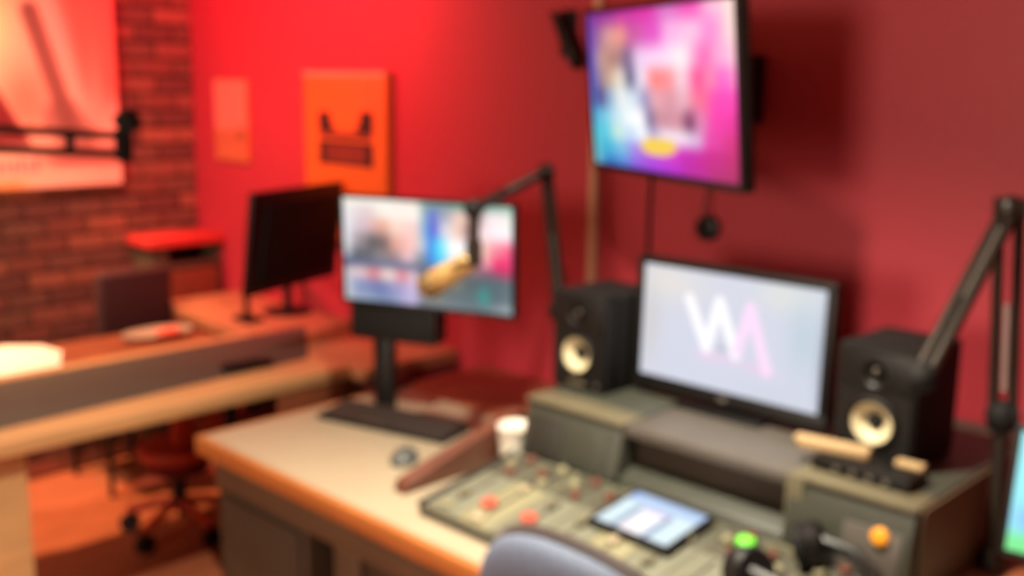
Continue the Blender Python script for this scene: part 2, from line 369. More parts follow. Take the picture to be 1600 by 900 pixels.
arm = MB().box((-.10, .062, -.12), (.10, .078, .12), .003).build('mount_plate', M['metal'], t, mx=R)
b = MB(); iv = Matrix.Rotation(0.4117, 3, 'Z')
def tvl(p): return iv @ (Vector(p) - Vector((-1.5787, 2.1088, 1.7044)))
b.cyl(tvl((-1.555, 2.175, 1.70)), tvl((-1.66, 2.33, 1.70)), .017); b.cyl(tvl((-1.66, 2.33, 1.665)), tvl((-1.66, 2.33, 1.735)), .024); b.cyl(tvl((-1.66, 2.33, 1.70)), tvl((-1.70, 2.482, 1.70)), .017)
b.build('swing_arm', M['metal'], t)
MB().box((-1.76, 2.478, 1.58), (-1.64, 2.4995, 1.82), .003).build('wall_plate', M['metal'], t, mx=Matrix.Rotation(.4117, 4, 'Z') @ Matrix.Translation((1.5787, -2.1088, -1.7044)))
# the small black wall bracket that shows left of the television, and the box beyond its right edge
t = thing('wall_bracket', 'small black angled bracket on red wall left of the television', 'bracket', (-2.20, 2.4995, 1.87), world=True)
MB().box((-2.235, 2.485, 1.80), (-2.175, 2.4995, 1.94), .003).build('plate', M['black'], t)
MB().prism([(-2.235, 1.935), (-2.20, 1.925), (-2.13, 1.80), (-2.135, 1.76), (-2.175, 1.82)], 'y', 2.43, 2.486, .004).build('arm', M['black'], t)
t = thing('junction_box', 'upright black box on the red wall beyond the right edge of television', 'box', (-1.556, 2.4995, 1.71), world=True)
MB().box((-1.60, 2.43, 1.62), (-1.512, 2.4995, 1.80), .006).build('case', M['black'], t)
MB().box((-1.585, 2.426, 1.64), (-1.527, 2.431, 1.78), .002).build('cover', M['matte'], t)

# ---------------------------------------------------------------- counter along the wall and guest table (left)
ZT = .78
t = thing('wall_counter', 'orange-brown wooden counter along the red wall behind the guest table', 'counter', (-3.4, 2.3, 0), world=True)
MB().prism([(-4.16, 2.13), (-3.70, 2.075), (-2.70, 2.075), (-2.70, 2.497), (-4.16, 2.497)], 'z', ZT - .042, ZT, .003).build('counter_top', M['counter'], t)
MB().box((-2.722, 2.09, .60), (-2.702, 2.497, ZT - .042), .002).build('end_panel', M['redfab'], t)
MB().box((-4.10, 2.45, 0), (-2.75, 2.47, ZT - .042), .002).build('back_panel', M['dbrown'], t)
for x in (-4.1, -2.78): MB().box((x, 2.36, 0), (x + .05, 2.41, ZT - .042), .003).build('leg', M['black'], t)
t = thing('guest_table', 'long light oak guest table under the grey mat, left of cream desk', 'table', (-3.1, 1.2, 0), world=True)
MB().prism([(-3.435, .1), (-2.775, .1), (-2.775, 2.07), (-3.435, 2.07)], 'z', ZT - .042, ZT, .003).build('tabletop', M['oak'], t)
MB().box((-2.80, 1.80, .60), (-2.785, 2.06, ZT - .042), .002).build('end_panel', M['brown'], t)
MB().box((-2.90, .55, 0), (-2.835, 1.03, ZT - .042), .003).build('leg', M['oak'], t, label='wide pale oak slab leg')
MB().box((-3.41, .13, 0), (-3.35, .19, ZT - .042), .004).build('leg', M['oak'], t)
MB().box((-3.90, .5, .70), (-3.44, 2.06, .735), .003).build('rear_shelf', M['brown'], t, label='lower brown wooden rear shelf')
for y in (.7, 1.3, 1.95): MB().prism([(-3.44, .56), (-3.44, .70), (-3.84, .70)], 'y', y, y + .02, .001).build('bracket', M['dbrown'], t)
MB().box((-3.445, .5, .56), (-3.425, 2.06, ZT - .042), .002).build('rear_rail', M['dbrown'], t)
MB().box((-3.32, .9, ZT - .13), (-3.30, 1.70, ZT - .042), .002).build('apron', M['dbrown'], t)
o = MB().prism([(-3.362, .16), (-2.835, .16), (-2.955, 2.03), (-3.362, 2.30)], 'z', ZT + .0002, ZT + .0025, .0008).build('desk_mat', M['grey'])
tag(o, 'long dull grey mat lying along the oak guest table', 'mat')
t = thing('paper_stack', 'bright white stack of papers on the rear shelf of guest table', 'paper', (-3.68, 1.2, .735), world=True)
for k in range(4):
    a = .02 * k
    MB().prism([(-3.93 + a, .98), (-3.47 + a * .3, 1.0 - a), (-3.455, 1.375 + a * .4), (-3.76 - a * .2, 1.52 - a), (-3.92 + a, 1.36)], 'z', .7355 + k * .009, .7435 + k * .009, .001).build('sheet', M['white'], t)
t = thing('paper_plate', 'grey-beige oval plate on the rear shelf before the dark chair', 'plate', (-3.76, 1.89, .736))
MB().lathe([(.09, 0), (.10, .002), (.135, .018), (.137, .021), (.10, .006), (.001, .005)], Matrix.Diagonal((.62, 1.05, 1, 1))).build('dish', M['dish'], t)
MB().sphere((.01, .04, .016), .05, (.7, 1, .25)).build('snack', M['salmon'], t)
t = thing('remote_handset', 'small black handset lying on grey mat of the guest table', 'handset', (-2.972, 1.80, ZT + .0025), 1.45)
MB().box((-.085, -.026, 0), (.085, .026, .026), .008).build('body', M['black'], t)
b = MB()
for i in range(5):
    for j in (-1, 0, 1): b.box((-.06 + i * .026 - .006, j * .013 - .004, .025), (-.06 + i * .026 + .006, j * .013 + .004, .0285), .001)
b.build('buttons', M['matte'], t)

# dark chair behind the guest table
t = thing('guest_chair', 'dark maroon upholstered chair between the guest table and brick wall', 'chair', (-4.2, 2.0, 0), world=True)
MB().box((-4.11, 1.80, .62), (-4.05, 2.115, .95), .02, seg=3).build('backrest', M['maroon'], t)
MB().box((-4.46, 1.79, .42), (-4.06, 2.12, .49), .02, seg=3).build('seat', M['maroon'], t)
for x, y in ((-4.44, 1.82), (-4.44, 2.08), (-4.09, 1.82), (-4.09, 2.08)): MB().cyl((x, y, 0), (x, y, .44), .012).build('leg', M['black'], t)
for y in (1.85, 2.06): MB().cyl((-4.085, y, .46), (-4.085, y, .66), .011).build('back_post', M['black'], t)
# red-topped cabinet in the corner by the brick wall
t = thing('corner_cabinet', 'low brown cabinet with red top in the brick wall corner', 'cabinet', (-4.4, 2.3, 0), world=True)
MB().box((-4.497, 2.13, .99), (-4.27, 2.495, 1.03), .004).build('top', M['redpaint'], t, label='red painted cabinet top')
MB().box((-4.497, 2.16, 0), (-4.30, 2.18, .99)).build('side_panel', M['dbrown'], t); MB().box((-4.497, 2.47, 0), (-4.30, 2.49, .99)).build('side_panel', M['dbrown'], t)
MB().box((-4.497, 2.18, 0), (-4.48, 2.47, .99)).build('back_panel', M['poddark'], t)
MB().box((-4.48, 2.18, .905), (-4.30, 2.235, .99), .002).build('upright', M['dbrown'], t)
MB().box((-4.48, 2.18, .885), (-4.295, 2.47, .91), .002).build('shelf', M['dbrown'], t)
d = MB().box((-4.32, 2.185, .10), (-4.297, 2.468, .88), .003).build('door', M['brown'], t)
MB().cyl((-4.297, 2.21, .62), (-4.28, 2.21, .62), .012).build('knob', M['steel'], d)

# all-in-one computer seen from behind on the wall counter
mo = (-3.232, 2.185, ZT); ya = 1.8968
t = thing('desktop_computer', 'large black all-in-one computer seen from behind on wall counter', 'computer', mo, ya)
Rk = Matrix.Translation((0, 0, .375)) @ Matrix.Rotation(0.1258, 4, 'X')
W2, H2 = .540 / 2, .372 / 2
MB().box((-W2, 0, -H2), (W2, .02, H2), .006).build('back_shell', M['black'], t, mx=Rk)
MB().prism([(-W2 * .8, -H2 * .8), (W2 * .8, -H2 * .8), (W2 * .72, H2 * .75), (-W2 * .72, H2 * .75)], 'y', -.014, .004, .006).build('rear_bulge', M['matte'], t, mx=Rk)
MB().box((-W2 + .01, .0195, -H2 + .01), (W2 - .01, .0225, H2 - .01), .001).build('screen', M['black'], t, mx=Rk)
b = MB()
for k in range(9): b.box((-.10 + k * .025 - .008, -.0152, H2 * .52), (-.10 + k * .025 + .008, -.0138, H2 * .58))
b.build('vents', M['matte'], t, mx=Rk)
b = MB(); iv = Matrix.Rotation(-ya, 3, 'Z')
def cl(q): return iv @ (Vector(q) - Vector(mo))
b.cyl(cl((-3.63, 2.40, ZT + .012)), cl((-3.63, 2.40, 1.08)), .018).cyl(cl((-3.63, 2.40, 1.06)), cl((-3.30, 2.26, 1.13)), .014).sphere(cl((-3.63, 2.40, 1.07)), .026)
b.build('support_arm', M['black'], t)
MB().lathe([(.10, 0), (.10, .008), (.03, .016), (.001, .016)], Matrix.Translation(cl((-3.63, 2.40, ZT)))).build('stand_foot', M['black'], t)
t = thing('arm_clamp', 'small black clamp at the counter edge below the black computer', 'clamp', (-3.595, 2.19, ZT), world=True)
MB().box((-3.65, 2.15, ZT), (-3.54, 2.23, ZT + .018), .006).build('foot', M['black'], t)
MB().cyl((-3.605, 2.19, ZT + .018), (-3.60, 2.19, ZT + .13), .013, .010).build('post', M['black'], t)
MB().sphere((-3.60, 2.19, ZT + .135), .016).build('knob', M['black'], t)

# stool and case tucked under the guest table
t = thing('swivel_chair', 'low salmon swivel chair with narrow back post under guest table', 'chair', (-3.40, 1.72, 0), world=True)
cx, cy = -3.57, 1.85
MB().lathe([(.10, .30), (.135, .315), (.15, .335), (.145, .36), (.11, .372), (.001, .375)], Matrix.Translation((cx, cy, 0))).build('seat', M['salmon'], t)
MB().lathe([(.07, .24), (.115, .262), (.125, .305), (.08, .31)], Matrix.Translation((cx, cy, 0))).build('seat_skirt', M['redfab'], t)
MB().box((-3.525, 1.80, .35), (-3.490, 1.89, .69), .014, seg=3).build('back_post', M['salmon'], t)
MB().cyl((cx, cy, .10), (cx, cy, .26), .028).build('gas_lift', M['black'], t)
for k in range(5):
    a = 2 * PI * k / 5 + 2.6; ex, ey = cx + .20 * math.cos(a), cy + .20 * math.sin(a)
    l = MB().tube([(cx, cy, .13), (cx + .10 * math.cos(a), cy + .10 * math.sin(a), .115), (ex, ey, .085)], .018).build('base_arm', M['salmon'], t)
    MB().cyl((ex - .02 * math.sin(a), ey + .02 * math.cos(a), .035), (ex + .02 * math.sin(a), ey - .02 * math.cos(a), .035), .035).cyl((ex, ey, .035), (ex, ey, .09), .008).build('caster', M['black'], l)
t = thing('equipment_case', 'narrow dark red case standing on floor between table and desk', 'case', (-2.93, 1.88, 0), world=True)
MB().box((-3.10, 1.83, .02), (-2.99, 2.03, .60), .008).build('body', M['redfab'], t)
for z_ in (.14, .30, .46): MB().box((-3.105, 1.824, z_), (-2.985, 2.036, z_ + .05), .003).build('strap', M['black'], t)
for y_ in (1.86, 2.0): MB().box((-3.09, y_ - .02, 0), (-3.0, y_ + .02, .02), .002).build('foot', M['black'], t)
MB().tube([(-3.045, 1.86, .60), (-3.045, 1.88, .64), (-3.045, 1.98, .64), (-3.045, 2.0, .60)], .009).build('handle', M['black'], t)
t = thing('cable_post', 'slim black metal post from floor up to the guest table edge', 'post', (-2.98, 1.79, 0), world=True)
MB().cyl((-3.02, 1.76, .015), (-3.02, 1.76, ZT - .045), .019).build('pole', M['matte'], t)
MB().lathe([(.06, 0), (.06, .01), (.02, .018), (.001, .018)], Matrix.Translation((-3.02, 1.76, 0))).build('base', M['matte'], t)

# ---------------------------------------------------------------- main studio desk
t = thing('studio_desk', 'cream-topped studio desk with orange wood edge and dark cabinets below', 'desk', (-1.2, 1.4, 0), world=True)
X0, X1, Y0, Y1 = -2.57, .45, 1.385, 2.115
MB().box((X0 + .018, Y0 + .018, .708), (X1, Y1, .75), .002).build('desktop', M['lam'], t, label='cream laminate desktop')
MB().box((X0 + .018, Y0, .700), (X1, Y0 + .018, .7495), .005).build('edge_strip', M['edge'], t, label='orange-brown wooden front edge')
MB().box((X0, Y0, .700), (X0 + .018, Y1, .7495), .005).build('edge_strip', M['edge'], t)
MB().box((X0, Y1, .708), (X1, 2.497, .75), .002).build('rear_top', M['brown'], t, label='brown wooden rear section of the desktop')
MB().box((-2.53, Y0 + .035, .61), (X1 - .05, Y0 + .055, .70), .002).build('front_rail', M['dbrown'], t)
MB().box((-2.53, Y0 + .045, .03), (-2.10, 2.05, .61), .003).build('cabinet', M['olive'], t)
MB().box((-2.50, Y0 + .036, .06), (-2.13, Y0 + .046, .59), .003).build('cabinet_door', M['olive'], t)
MB().box((-1.985, Y0 + .04, .0), (-1.885, Y0 + .10, .61), .003).build('post', M['dbrown'], t)
MB().box((-1.885, Y0 + .06, .03), (-1.48, 2.05, .61), .003).build('cabinet', M['olive'], t)
MB().box((-2.10, 2.03, .05), (-1.985, 2.05, .61), .002).build('back_panel', M['matte'], t)
MB().box((.30, Y0 + .05, 0), (.36, 2.05, .70), .003).build('side_panel', M['dbrown'], t)

# wooden cheek and console
t = thing('wooden_cheek', 'sloping reddish-brown wooden cheek left of the mixing console', 'cheek', (-1.84, 1.6, .75), world=True)
MB().prism([(1.525, .7505), (1.535, .78), (1.74, .828), (1.93, .878), (1.945, .87), (1.945, .7505)], 'x', -1.880, -1.838, .004).build('board', M['cheek'], t)
t = thing('paper_cup', 'white paper cup between the wooden cheek and left pod of riser', 'cup', (-1.775, 1.955, .75))
t.location = (-1.788, 1.85, .7505)
MB().lathe([(.031, 0), (.033, .002), (.044, .11), (.046, .113), (.044, .116), (.042, .112), (.031, .006), (.001, .006)]).build('cup_wall', M['white'], t)
MB().lathe([(.0395, .092), (.0395, .094), (.001, .094)]).build('drink', M['brown'], t)

CX0, CX1, CY0, CY1 = -1.725, -.80, 1.475, 1.792
def cz(y): return .775 + (y - CY0) / (CY1 - CY0) * .048
t = thing('mixing_console', 'low olive-grey mixing console in front of the desk riser', 'mixing console', (-1.3, 1.66, .75), world=True)
MB().prism([(CY0, .7505), (CY0, .766), (CY0 + .012, .776), (CY1, cz(CY1) - .002), (CY1, .7505)], 'x', CX0, CX1, .002).build('chassis', M['consd'], t)
ca = math.atan2(.048, CY1 - CY0)
def onpanel(x, y, h=0): return Matrix.Translation((x, y, cz(y) + h)) @ Matrix.Rotation(ca, 4, 'X')
MB().box((-.008, -.155, -.018), (.008, .155, .006), .003, mx=onpanel(CX0 - .004, 1.633)).build('side_rail', M['poddark'], t)
NS = 9; sw = (CX1 - CX0 - .012) / NS
for k in range(NS):
    x = CX0 + .010 + sw * (k + .5)
    st = MB().box((-sw / 2 + .0012, -.150, -.004), (sw / 2 - .0012, .158, .003), .0015, mx=onpanel(x, 1.633)).build('channel_strip', M['cons2'] if k in (1, 4, 7) else M['cons'], t)
    MB().box((-sw / 2 + .006, .045, .003), (sw / 2 - .006, .15, .0048), .0008, mx=onpanel(x, 1.633)).build('dark_plate', M['consd'], st)
    MB().box((-.003, -.10, .003), (.003, .03, .0042), mx=onpanel(x, 1.633)).build('fader_slot', M['poddark'], st)
    fy = -.07 + .018 * ((k * 5) % 6)
    MB().box((-.010, fy - .012, .004), (.010, fy + .012, .016), .003, mx=onpanel(x, 1.633)).build('fader_cap', M['lam'] if k % 3 == 1 else M['khaki'], st)
    for j in range(3):
        MB().lathe([(.013, 0), (.012, .012), (.009, .015), (.001, .015)], onpanel(x + (-.016 if j % 2 else .016), 1.633 + .06 + j * .036, .0048), seg=14).build('knob', M['cons2'] if (j + k) % 2 else M['cheek'], st)
    MB().box((-.016, -.138, .003), (.016, -.116, .012), .003, mx=onpanel(x, 1.633)).build('button', M['lam'] if k % 2 else M['cons2'], st)
for (x, y) in ((-1.585, 1.562), (-1.465, 1.565)):
    MB().lathe([(.019, 0), (.019, .010), (.015, .014), (.001, .014)], onpanel(x, y, .003)).build('red_button', M['redbtn'], t, label='round red button')
MB().lathe([(.019, 0), (.019, .012), (.014, .016), (.001, .016)], onpanel(-1.04, 1.745, .003)).build('green_button', M['greenbtn'], t, label='lit green button')

# tablet on the console
t = thing('tablet', 'tablet with lit pale blue screen lying on the mixing console', 'tablet', (-1.24, 1.70, .812), -.03)
Rt = Matrix.Rotation(.15, 4, 'X') @ Matrix.Translation((0, 0, .018))
MB().box((-.108, -.084, -.011), (.108, .084, 0), .006).build('body', M['black'], t, mx=Rt)
def tabf(u, v):
    c = [214, 234, 240]
    def mix(col, q):
        for i in range(3): c[i] += (col[i] - c[i]) * q
    mix((252, 250, 255), smooth01((u - .30) / .06) * smooth01((.66 - u) / .06) * smooth01((v - .3) / .1))
    mix((176, 200, 234), smooth01((.30 - v) / .08)); mix((140, 165, 220), .7 * smooth01((.12 - u) / .08) * smooth01((.25 - v) / .1))
    for uu in (.27, .69): mix((112, 132, 165), .85 * smooth01((.055 - abs(u - uu)) / .035) * smooth01((v - .28) / .1))
    mix((180, 140, 205), .7 * smooth01((.05 - abs(v - .36)) / .03) * smooth01((u - .3) / .05) * smooth01((.72 - u) / .05))
    mix((250, 222, 222), .5 * math.exp(-((u - .40) / .1) ** 2 - ((v - .85) / .12) ** 2))
    return c
picture('screen', M['tabscreen'], t, .190, .143, tabf, 48, 40, 0, 0, mx=Rt @ Matrix.Translation((0, 0, .0008)) @ Matrix.Rotation(-PI / 2, 4, 'X'), label='glowing pale blue screen with dark columns')
b = MB()
for lo, hi in (((-.106, .072, -.001), (.106, .083, .0015)), ((-.106, -.083, -.001), (.106, -.072, .0015)), ((-.106, -.072, -.001), (-.096, .072, .0015)), ((.096, -.072, -.001), (.106, .072, .0015))): b.box(lo, hi, .0006)
b.build('bezel', M['black'], t, mx=Rt)
MB().box((-.09, .05, -.022), (.09, .066, -.010), .002).build('prop', M['black'], t, mx=Rt)

# headphones on the console
hx, hy, hz = -.895, 1.665, .822
t = thing('headphones', 'black headphones lying on right end of the mixing console', 'headphones', (hx, hy, hz), world=True)
for (dx, dy, rz) in ((.0, .09, .3), (-.02, -.10, -.35)):
    mx = Matrix.Translation((hx + dx, hy + dy, hz + .045)) @ Matrix.Rotation(rz, 4, 'Z') @ Matrix.Rotation(1.15, 4, 'Y')
    c_ = MB().lathe([(.03, -.022), (.044, -.016), (.046, .004), (.040, .014), (.001, .016)], mx).build('ear_cup', M['black'], t)
    MB().lathe([(.044, -.034), (.047, -.026), (.045, -.018), (.026, -.018), (.024, -.03)], mx).build('ear_pad', M['matte'], c_)
MB().tube([(hx, hy + .10, hz + .05), (hx + .07, hy + .105, hz + .045), (hx + .135, hy + .06, hz + .035), (hx + .155, hy - .005, hz + .03), (hx + .13, hy - .07, hz + .035), (hx + .06, hy - .115, hz + .045), (hx - .02, hy - .11, hz + .05)], .013).build('headband', M['black'], t)

# ---------------------------------------------------------------- desk riser
t = thing('desk_riser', 'dark olive desk riser with two pods and middle shelf behind console', 'riser', (-1.24, 2.1, .75), world=True)
def pod(x0, x1, nm):
    p = MB().prism([(1.80, .7505), (1.845, .945), (2.45, .945), (2.45, .7505)], 'x', x0, x1, .003).build(nm, M['pod'], t)
    MB().box((x0 - .003, 1.838, .945), (x1 + .003, 1.925, .957), .004).build('front_strip', M['khaki'], p)
    MB().box((x0 - .003, 1.925, .945), (x1 + .003, 2.45, .956), .002).build('shaded_pod_top', M['pod'], p)  # darker behind the khaki strip: the speaker's shadow is put into this colour
    return p
sl = math.atan2(.045, .1945)
def onface(x, z): return Matrix.Translation((x, 1.80 + (z - .7505) / .1945 * .045, z)) @ Matrix.Rotation(-sl, 4, 'X')
p = pod(-1.735, -1.435, 'left_pod')
for x in (-1.66, -1.53):
    MB().box((-.055, -.004, -.05), (.055, .002, .055), .002, mx=onface(x, .865)).build('face_plate', M['poddark'] if x < -1.6 else M['pod'], p)
MB().lathe([(.011, 0), (.011, .008), (.001, .009)], onface(-1.64, .80) @ Matrix.Rotation(PI / 2, 4, 'X')).build('jack', M['steel'], p)
p = pod(-1.005, -.745, 'right_pod')
MB().box((-.06, -.004, -.055), (.06, .002, .05), .002, mx=onface(-.82, .85)).build('face_plate', M['shelf'], p)
MB().lathe([(.017, 0), (.016, .009), (.011, .012), (.001, .012)], onface(-.803, .888) @ Matrix.Translation((0, -.004, 0)) @ Matrix.Rotation(PI / 2, 4, 'X')).build('indicator_lamp', M['orangelamp'], p, label='lit orange indicator lamp')
MB().box((-1.012, 1.836, .7505), (-.972, 1.862, .956), .003).build('divider_post', M['khaki'], p)
MB().box((-.7449, 1.86, .7505), (-.735, 2.45, .95), .002).build('side_panel', M['dbrown'], p)
MB().box((-1.434, 1.845, .925), (-1.006, 2.25, .952), .004).build('middle_shelf', M['shelf'], t)
MB().prism([(1.80, .7505), (1.832, .825), (1.905, .858), (1.905, .7505)], 'x', -1.434, -1.006, .002).build('sloping_panel', M['pod'], t)
MB().box((-1.432, 1.895, .7505), (-1.008, 1.905, .925), .002).build('drawer_front', M['olive'], t)

# things on the riser
t = thing('patch_box', 'flat black box on the right pod under the pale wooden bar', 'box', (-.885, 1.94, .957), 0)
MB().box((-.105, -.045, 0), (.10, .045, .028), .004).build('case', M['black'], t)
for k in range(4): MB().lathe([(.006, 0), (.006, .004), (.001, .004)], Matrix.Translation((-.05 + k * .035, -.0455, .014)) @ Matrix.Rotation(PI / 2, 4, 'X'), seg=12).build('socket', M['steel'], t)
t = thing('wooden_bar', 'pale wooden bar lying on black box before the right speaker', 'bar', (-.94, 1.938, .986), .16)
MB().box((-.105, -.015, 0), (.052, .015, .026), .007).build('bar', M['palewood'], t)
MB().box((-.1055, -.0155, .006), (-.09, .0155, .020), .003).build('end_band', M['khaki'], t)
o = MB().box((-.028, -.012, 0), (.028, .012, .012), .003).build('pale_block', M['palewood']); o.location = (-.815, 1.965, .986); o.rotation_euler = (0, 0, .05)
tag(o, 'short pale block on black box right of the wooden bar', 'block')
def plate_hole(x0, x1, z0, z1, cx, cz_, r, y0, y1, N=32):
    t = bmesh.new(); L = []
    for y in (y0, y1):
        inn, out = [], []
        for i in range(N):
            a = 2 * PI * (i + .5) / N; c_, s_ = math.cos(a), math.sin(a)
            inn.append(t.verts.new((cx + r * c_, y, cz_ + r * s_)))
            k = min(((x1 - cx) / c_ if c_ > 0 else (x0 - cx) / c_), ((z1 - cz_) / s_ if s_ > 0 else (z0 - cz_) / s_))
            out.append(t.verts.new((cx + k * c_, y, cz_ + k * s_)))
        L.append((inn, out))
    for i in range(N):
        j = (i + 1) % N
        t.faces.new((L[0][0][i], L[0][0][j], L[0][1][j], L[0][1][i])); t.faces.new((L[1][0][i], L[1][0][j], L[1][1][j], L[1][1][i]))
        t.faces.new((L[0][0][i], L[0][0][j], L[1][0][j], L[1][0][i])); t.faces.new((L[0][1][i], L[0][1][j], L[1][1][j], L[1][1][i]))
    return MB()._merge(t)
def speaker(x, name, label, rz=0.0):
    t = thing('studio_speaker', label, 'speaker', (x, 0, .957), rz, 'pair of studio speakers on the riser')
    hw, dp, h = .086, .21, .248
    MB().box((-hw, .034, 0), (hw, dp, h), .008, seg=3).box((-hw, 0, 0), (-hw + .0065, .05, h), .003).box((hw - .0065, 0, 0), (hw, .05, h), .003).box((-hw, 0, h - .0065), (hw, .05, h), .003).box((-hw, 0, 0), (hw, .05, .0065), .003).build('cabinet', M['matte'], t)
    plate_hole(-hw + .006, hw - .006, .006, .160, 0, .092, .045, -.006, .034).build('baffle', M['black'], t)
    MB().box((-hw + .006, -.006, .160), (hw - .006, .034, h - .006), .004).build('upper_baffle', M['black'], t)
    A = Matrix.Rotation(PI / 2, 4, 'X')
    wf = MB().lathe([(.043, -.004), (.055, 0), (.056, .006), (.050, .009), (.044, .006), (.0425, .001), (.043, -.004)], Matrix.Translation((0, -.006, .092)) @ A, caps=False).build('woofer', M['black'], t)
    cb = bmesh.new(); prof = [(.0435, .004), (.040, .003), (.017, -.020), (.001, -.020)]; N = 32
    rg = [[cb.verts.new((max(r_, 1e-4) * math.cos(2 * PI * i / N), max(r_, 1e-4) * math.sin(2 * PI * i / N), h_)) for i in range(N)] for r_, h_ in prof]
    for a_, b_ in zip(rg, rg[1:]):
        for i in range(N): cb.faces.new((a_[i], a_[(i + 1) % N], b_[(i + 1) % N], b_[i]))
    MB()._merge(cb, Matrix.Translation((0, -.006, .092)) @ A).build('cone', M['cream'], wf, label='cream woofer cone')
    MB().sphere((0, .010, .092), .018, (1, .6, 1)).build('dust_cap', M['matte'], wf)
    tw_ = MB().lathe([(.034, 0), (.035, .004), (.028, .005), (.018, -.002), (.001, -.002)], Matrix.Translation((0, -.006, .196)) @ A).build('tweeter', M['black'], t)
    MB().sphere((0, -.006, .196), .013, (1, .6, 1)).build('dome', M['metal'], tw_)
    MB().box((-.026, -.008, .014), (.026, -.005, .024), .002).build('port', M['khaki'], t)
    MB().sphere((.066, -.007, .022), .003).build('power_light', M['steel'], t)
    return t
s1 = speaker(-1.688, 'l', 'left black studio speaker with cream cone, between boom pole and logo monitor'); s1.location.y = 1.975
s2 = speaker(-.914, 'r', 'right black studio speaker with cream cone, behind the pale wooden bar'); s2.location.y = 2.0

# monitor with the two-letter logo
t = thing('console_monitor', 'black monitor showing white and pink zigzag logo, between the speakers', 'monitor', (-1.322, 2.075, .952), .0)
Rm = Matrix.Translation((0, 0, .196)) @ Matrix.Rotation(-.03, 4, 'X')
mw, mh = .492, .278
MB().box((-mw / 2 - .02, .004, -mh / 2 - .034), (mw / 2 + .02, .036, mh / 2 + .018), .006).build('body', M['black'], t, mx=Rm)
b = MB()
for lo, hi in (((-mw / 2 - .02, -.002, mh / 2), (mw / 2 + .02, .005, mh / 2 + .018)), ((-mw / 2 - .02, -.002, -mh / 2 - .034), (mw / 2 + .02, .005, -mh / 2)), ((-mw / 2 - .02, -.002, -mh / 2), (-mw / 2, .005, mh / 2)), ((mw / 2, -.002, -mh / 2), (mw / 2 + .02, .005, mh / 2))): b.box(lo, hi, .0015)
b.build('bezel', M['black'], t, mx=Rm)
lf = mixer(LOGO_BLOBS, (208, 212, 226)); asp = 1.77
def logo_fn(u, v):
    c = lf(u, v)
    for pts, col in LOGO_STROKES:
        d = min(seg_dist(u * asp, v, (a[0] * asp, a[1]), (b_[0] * asp, b_[1])) for a, b_ in zip(pts, pts[1:]))
        q = 1 - smooth01((d - .032) / .03)
        c = [a + (b_ - a) * q for a, b_ in zip(c, col)]
    return c
picture('screen', M['monscreen'], t, mw, mh, logo_fn, 120, 68, .0035, 0, mx=Rm, label='pale glowing screen with white and pink zigzag logo')
MB().box((-.012, -.003, -mh / 2 - .024), (.012, -.0015, -mh / 2 - .012), .0005).build('badge', M['steel'], t, mx=Rm)
MB().box((-.035, .036, .01), (.035, .055, .20), .004).build('stand_neck', M['black'], t)
MB().box((-.12, -.035, 0), (.12, .12, .010), .004).build('stand_foot', M['black'], t)

# monitor with the picture, on its own post at the left end of the desk
pc = (-2.2234, 1.9269, 1.2414)
t = thing('picture_monitor', 'slim monitor showing a colourful web page of photos, behind the keyboard', 'monitor', (pc[0], pc[1], .75), .3755)
Rp = Matrix.Translation((0, 0, pc[2] - .75)) @ Matrix.Rotation(.032, 4, 'X')
mw2, mh2 = .53, .298
MB().box((-mw2 / 2 - .009, .003, -mh2 / 2 - .012), (mw2 / 2 + .009, .028, mh2 / 2 + .009), .005).build('body', M['black'], t, mx=Rp)
b = MB()
for lo, hi in (((-mw2 / 2 - .009, -.002, mh2 / 2), (mw2 / 2 + .009, .004, mh2 / 2 + .009)), ((-mw2 / 2 - .009, -.002, -mh2 / 2 - .012), (mw2 / 2 + .009, .004, -mh2 / 2)), ((-mw2 / 2 - .009, -.002, -mh2 / 2), (-mw2 / 2, .004, mh2 / 2)), ((mw2 / 2, -.002, -mh2 / 2), (mw2 / 2 + .009, .004, mh2 / 2))): b.box(lo, hi, .001)
b.build('bezel', M['black'], t, mx=Rp)
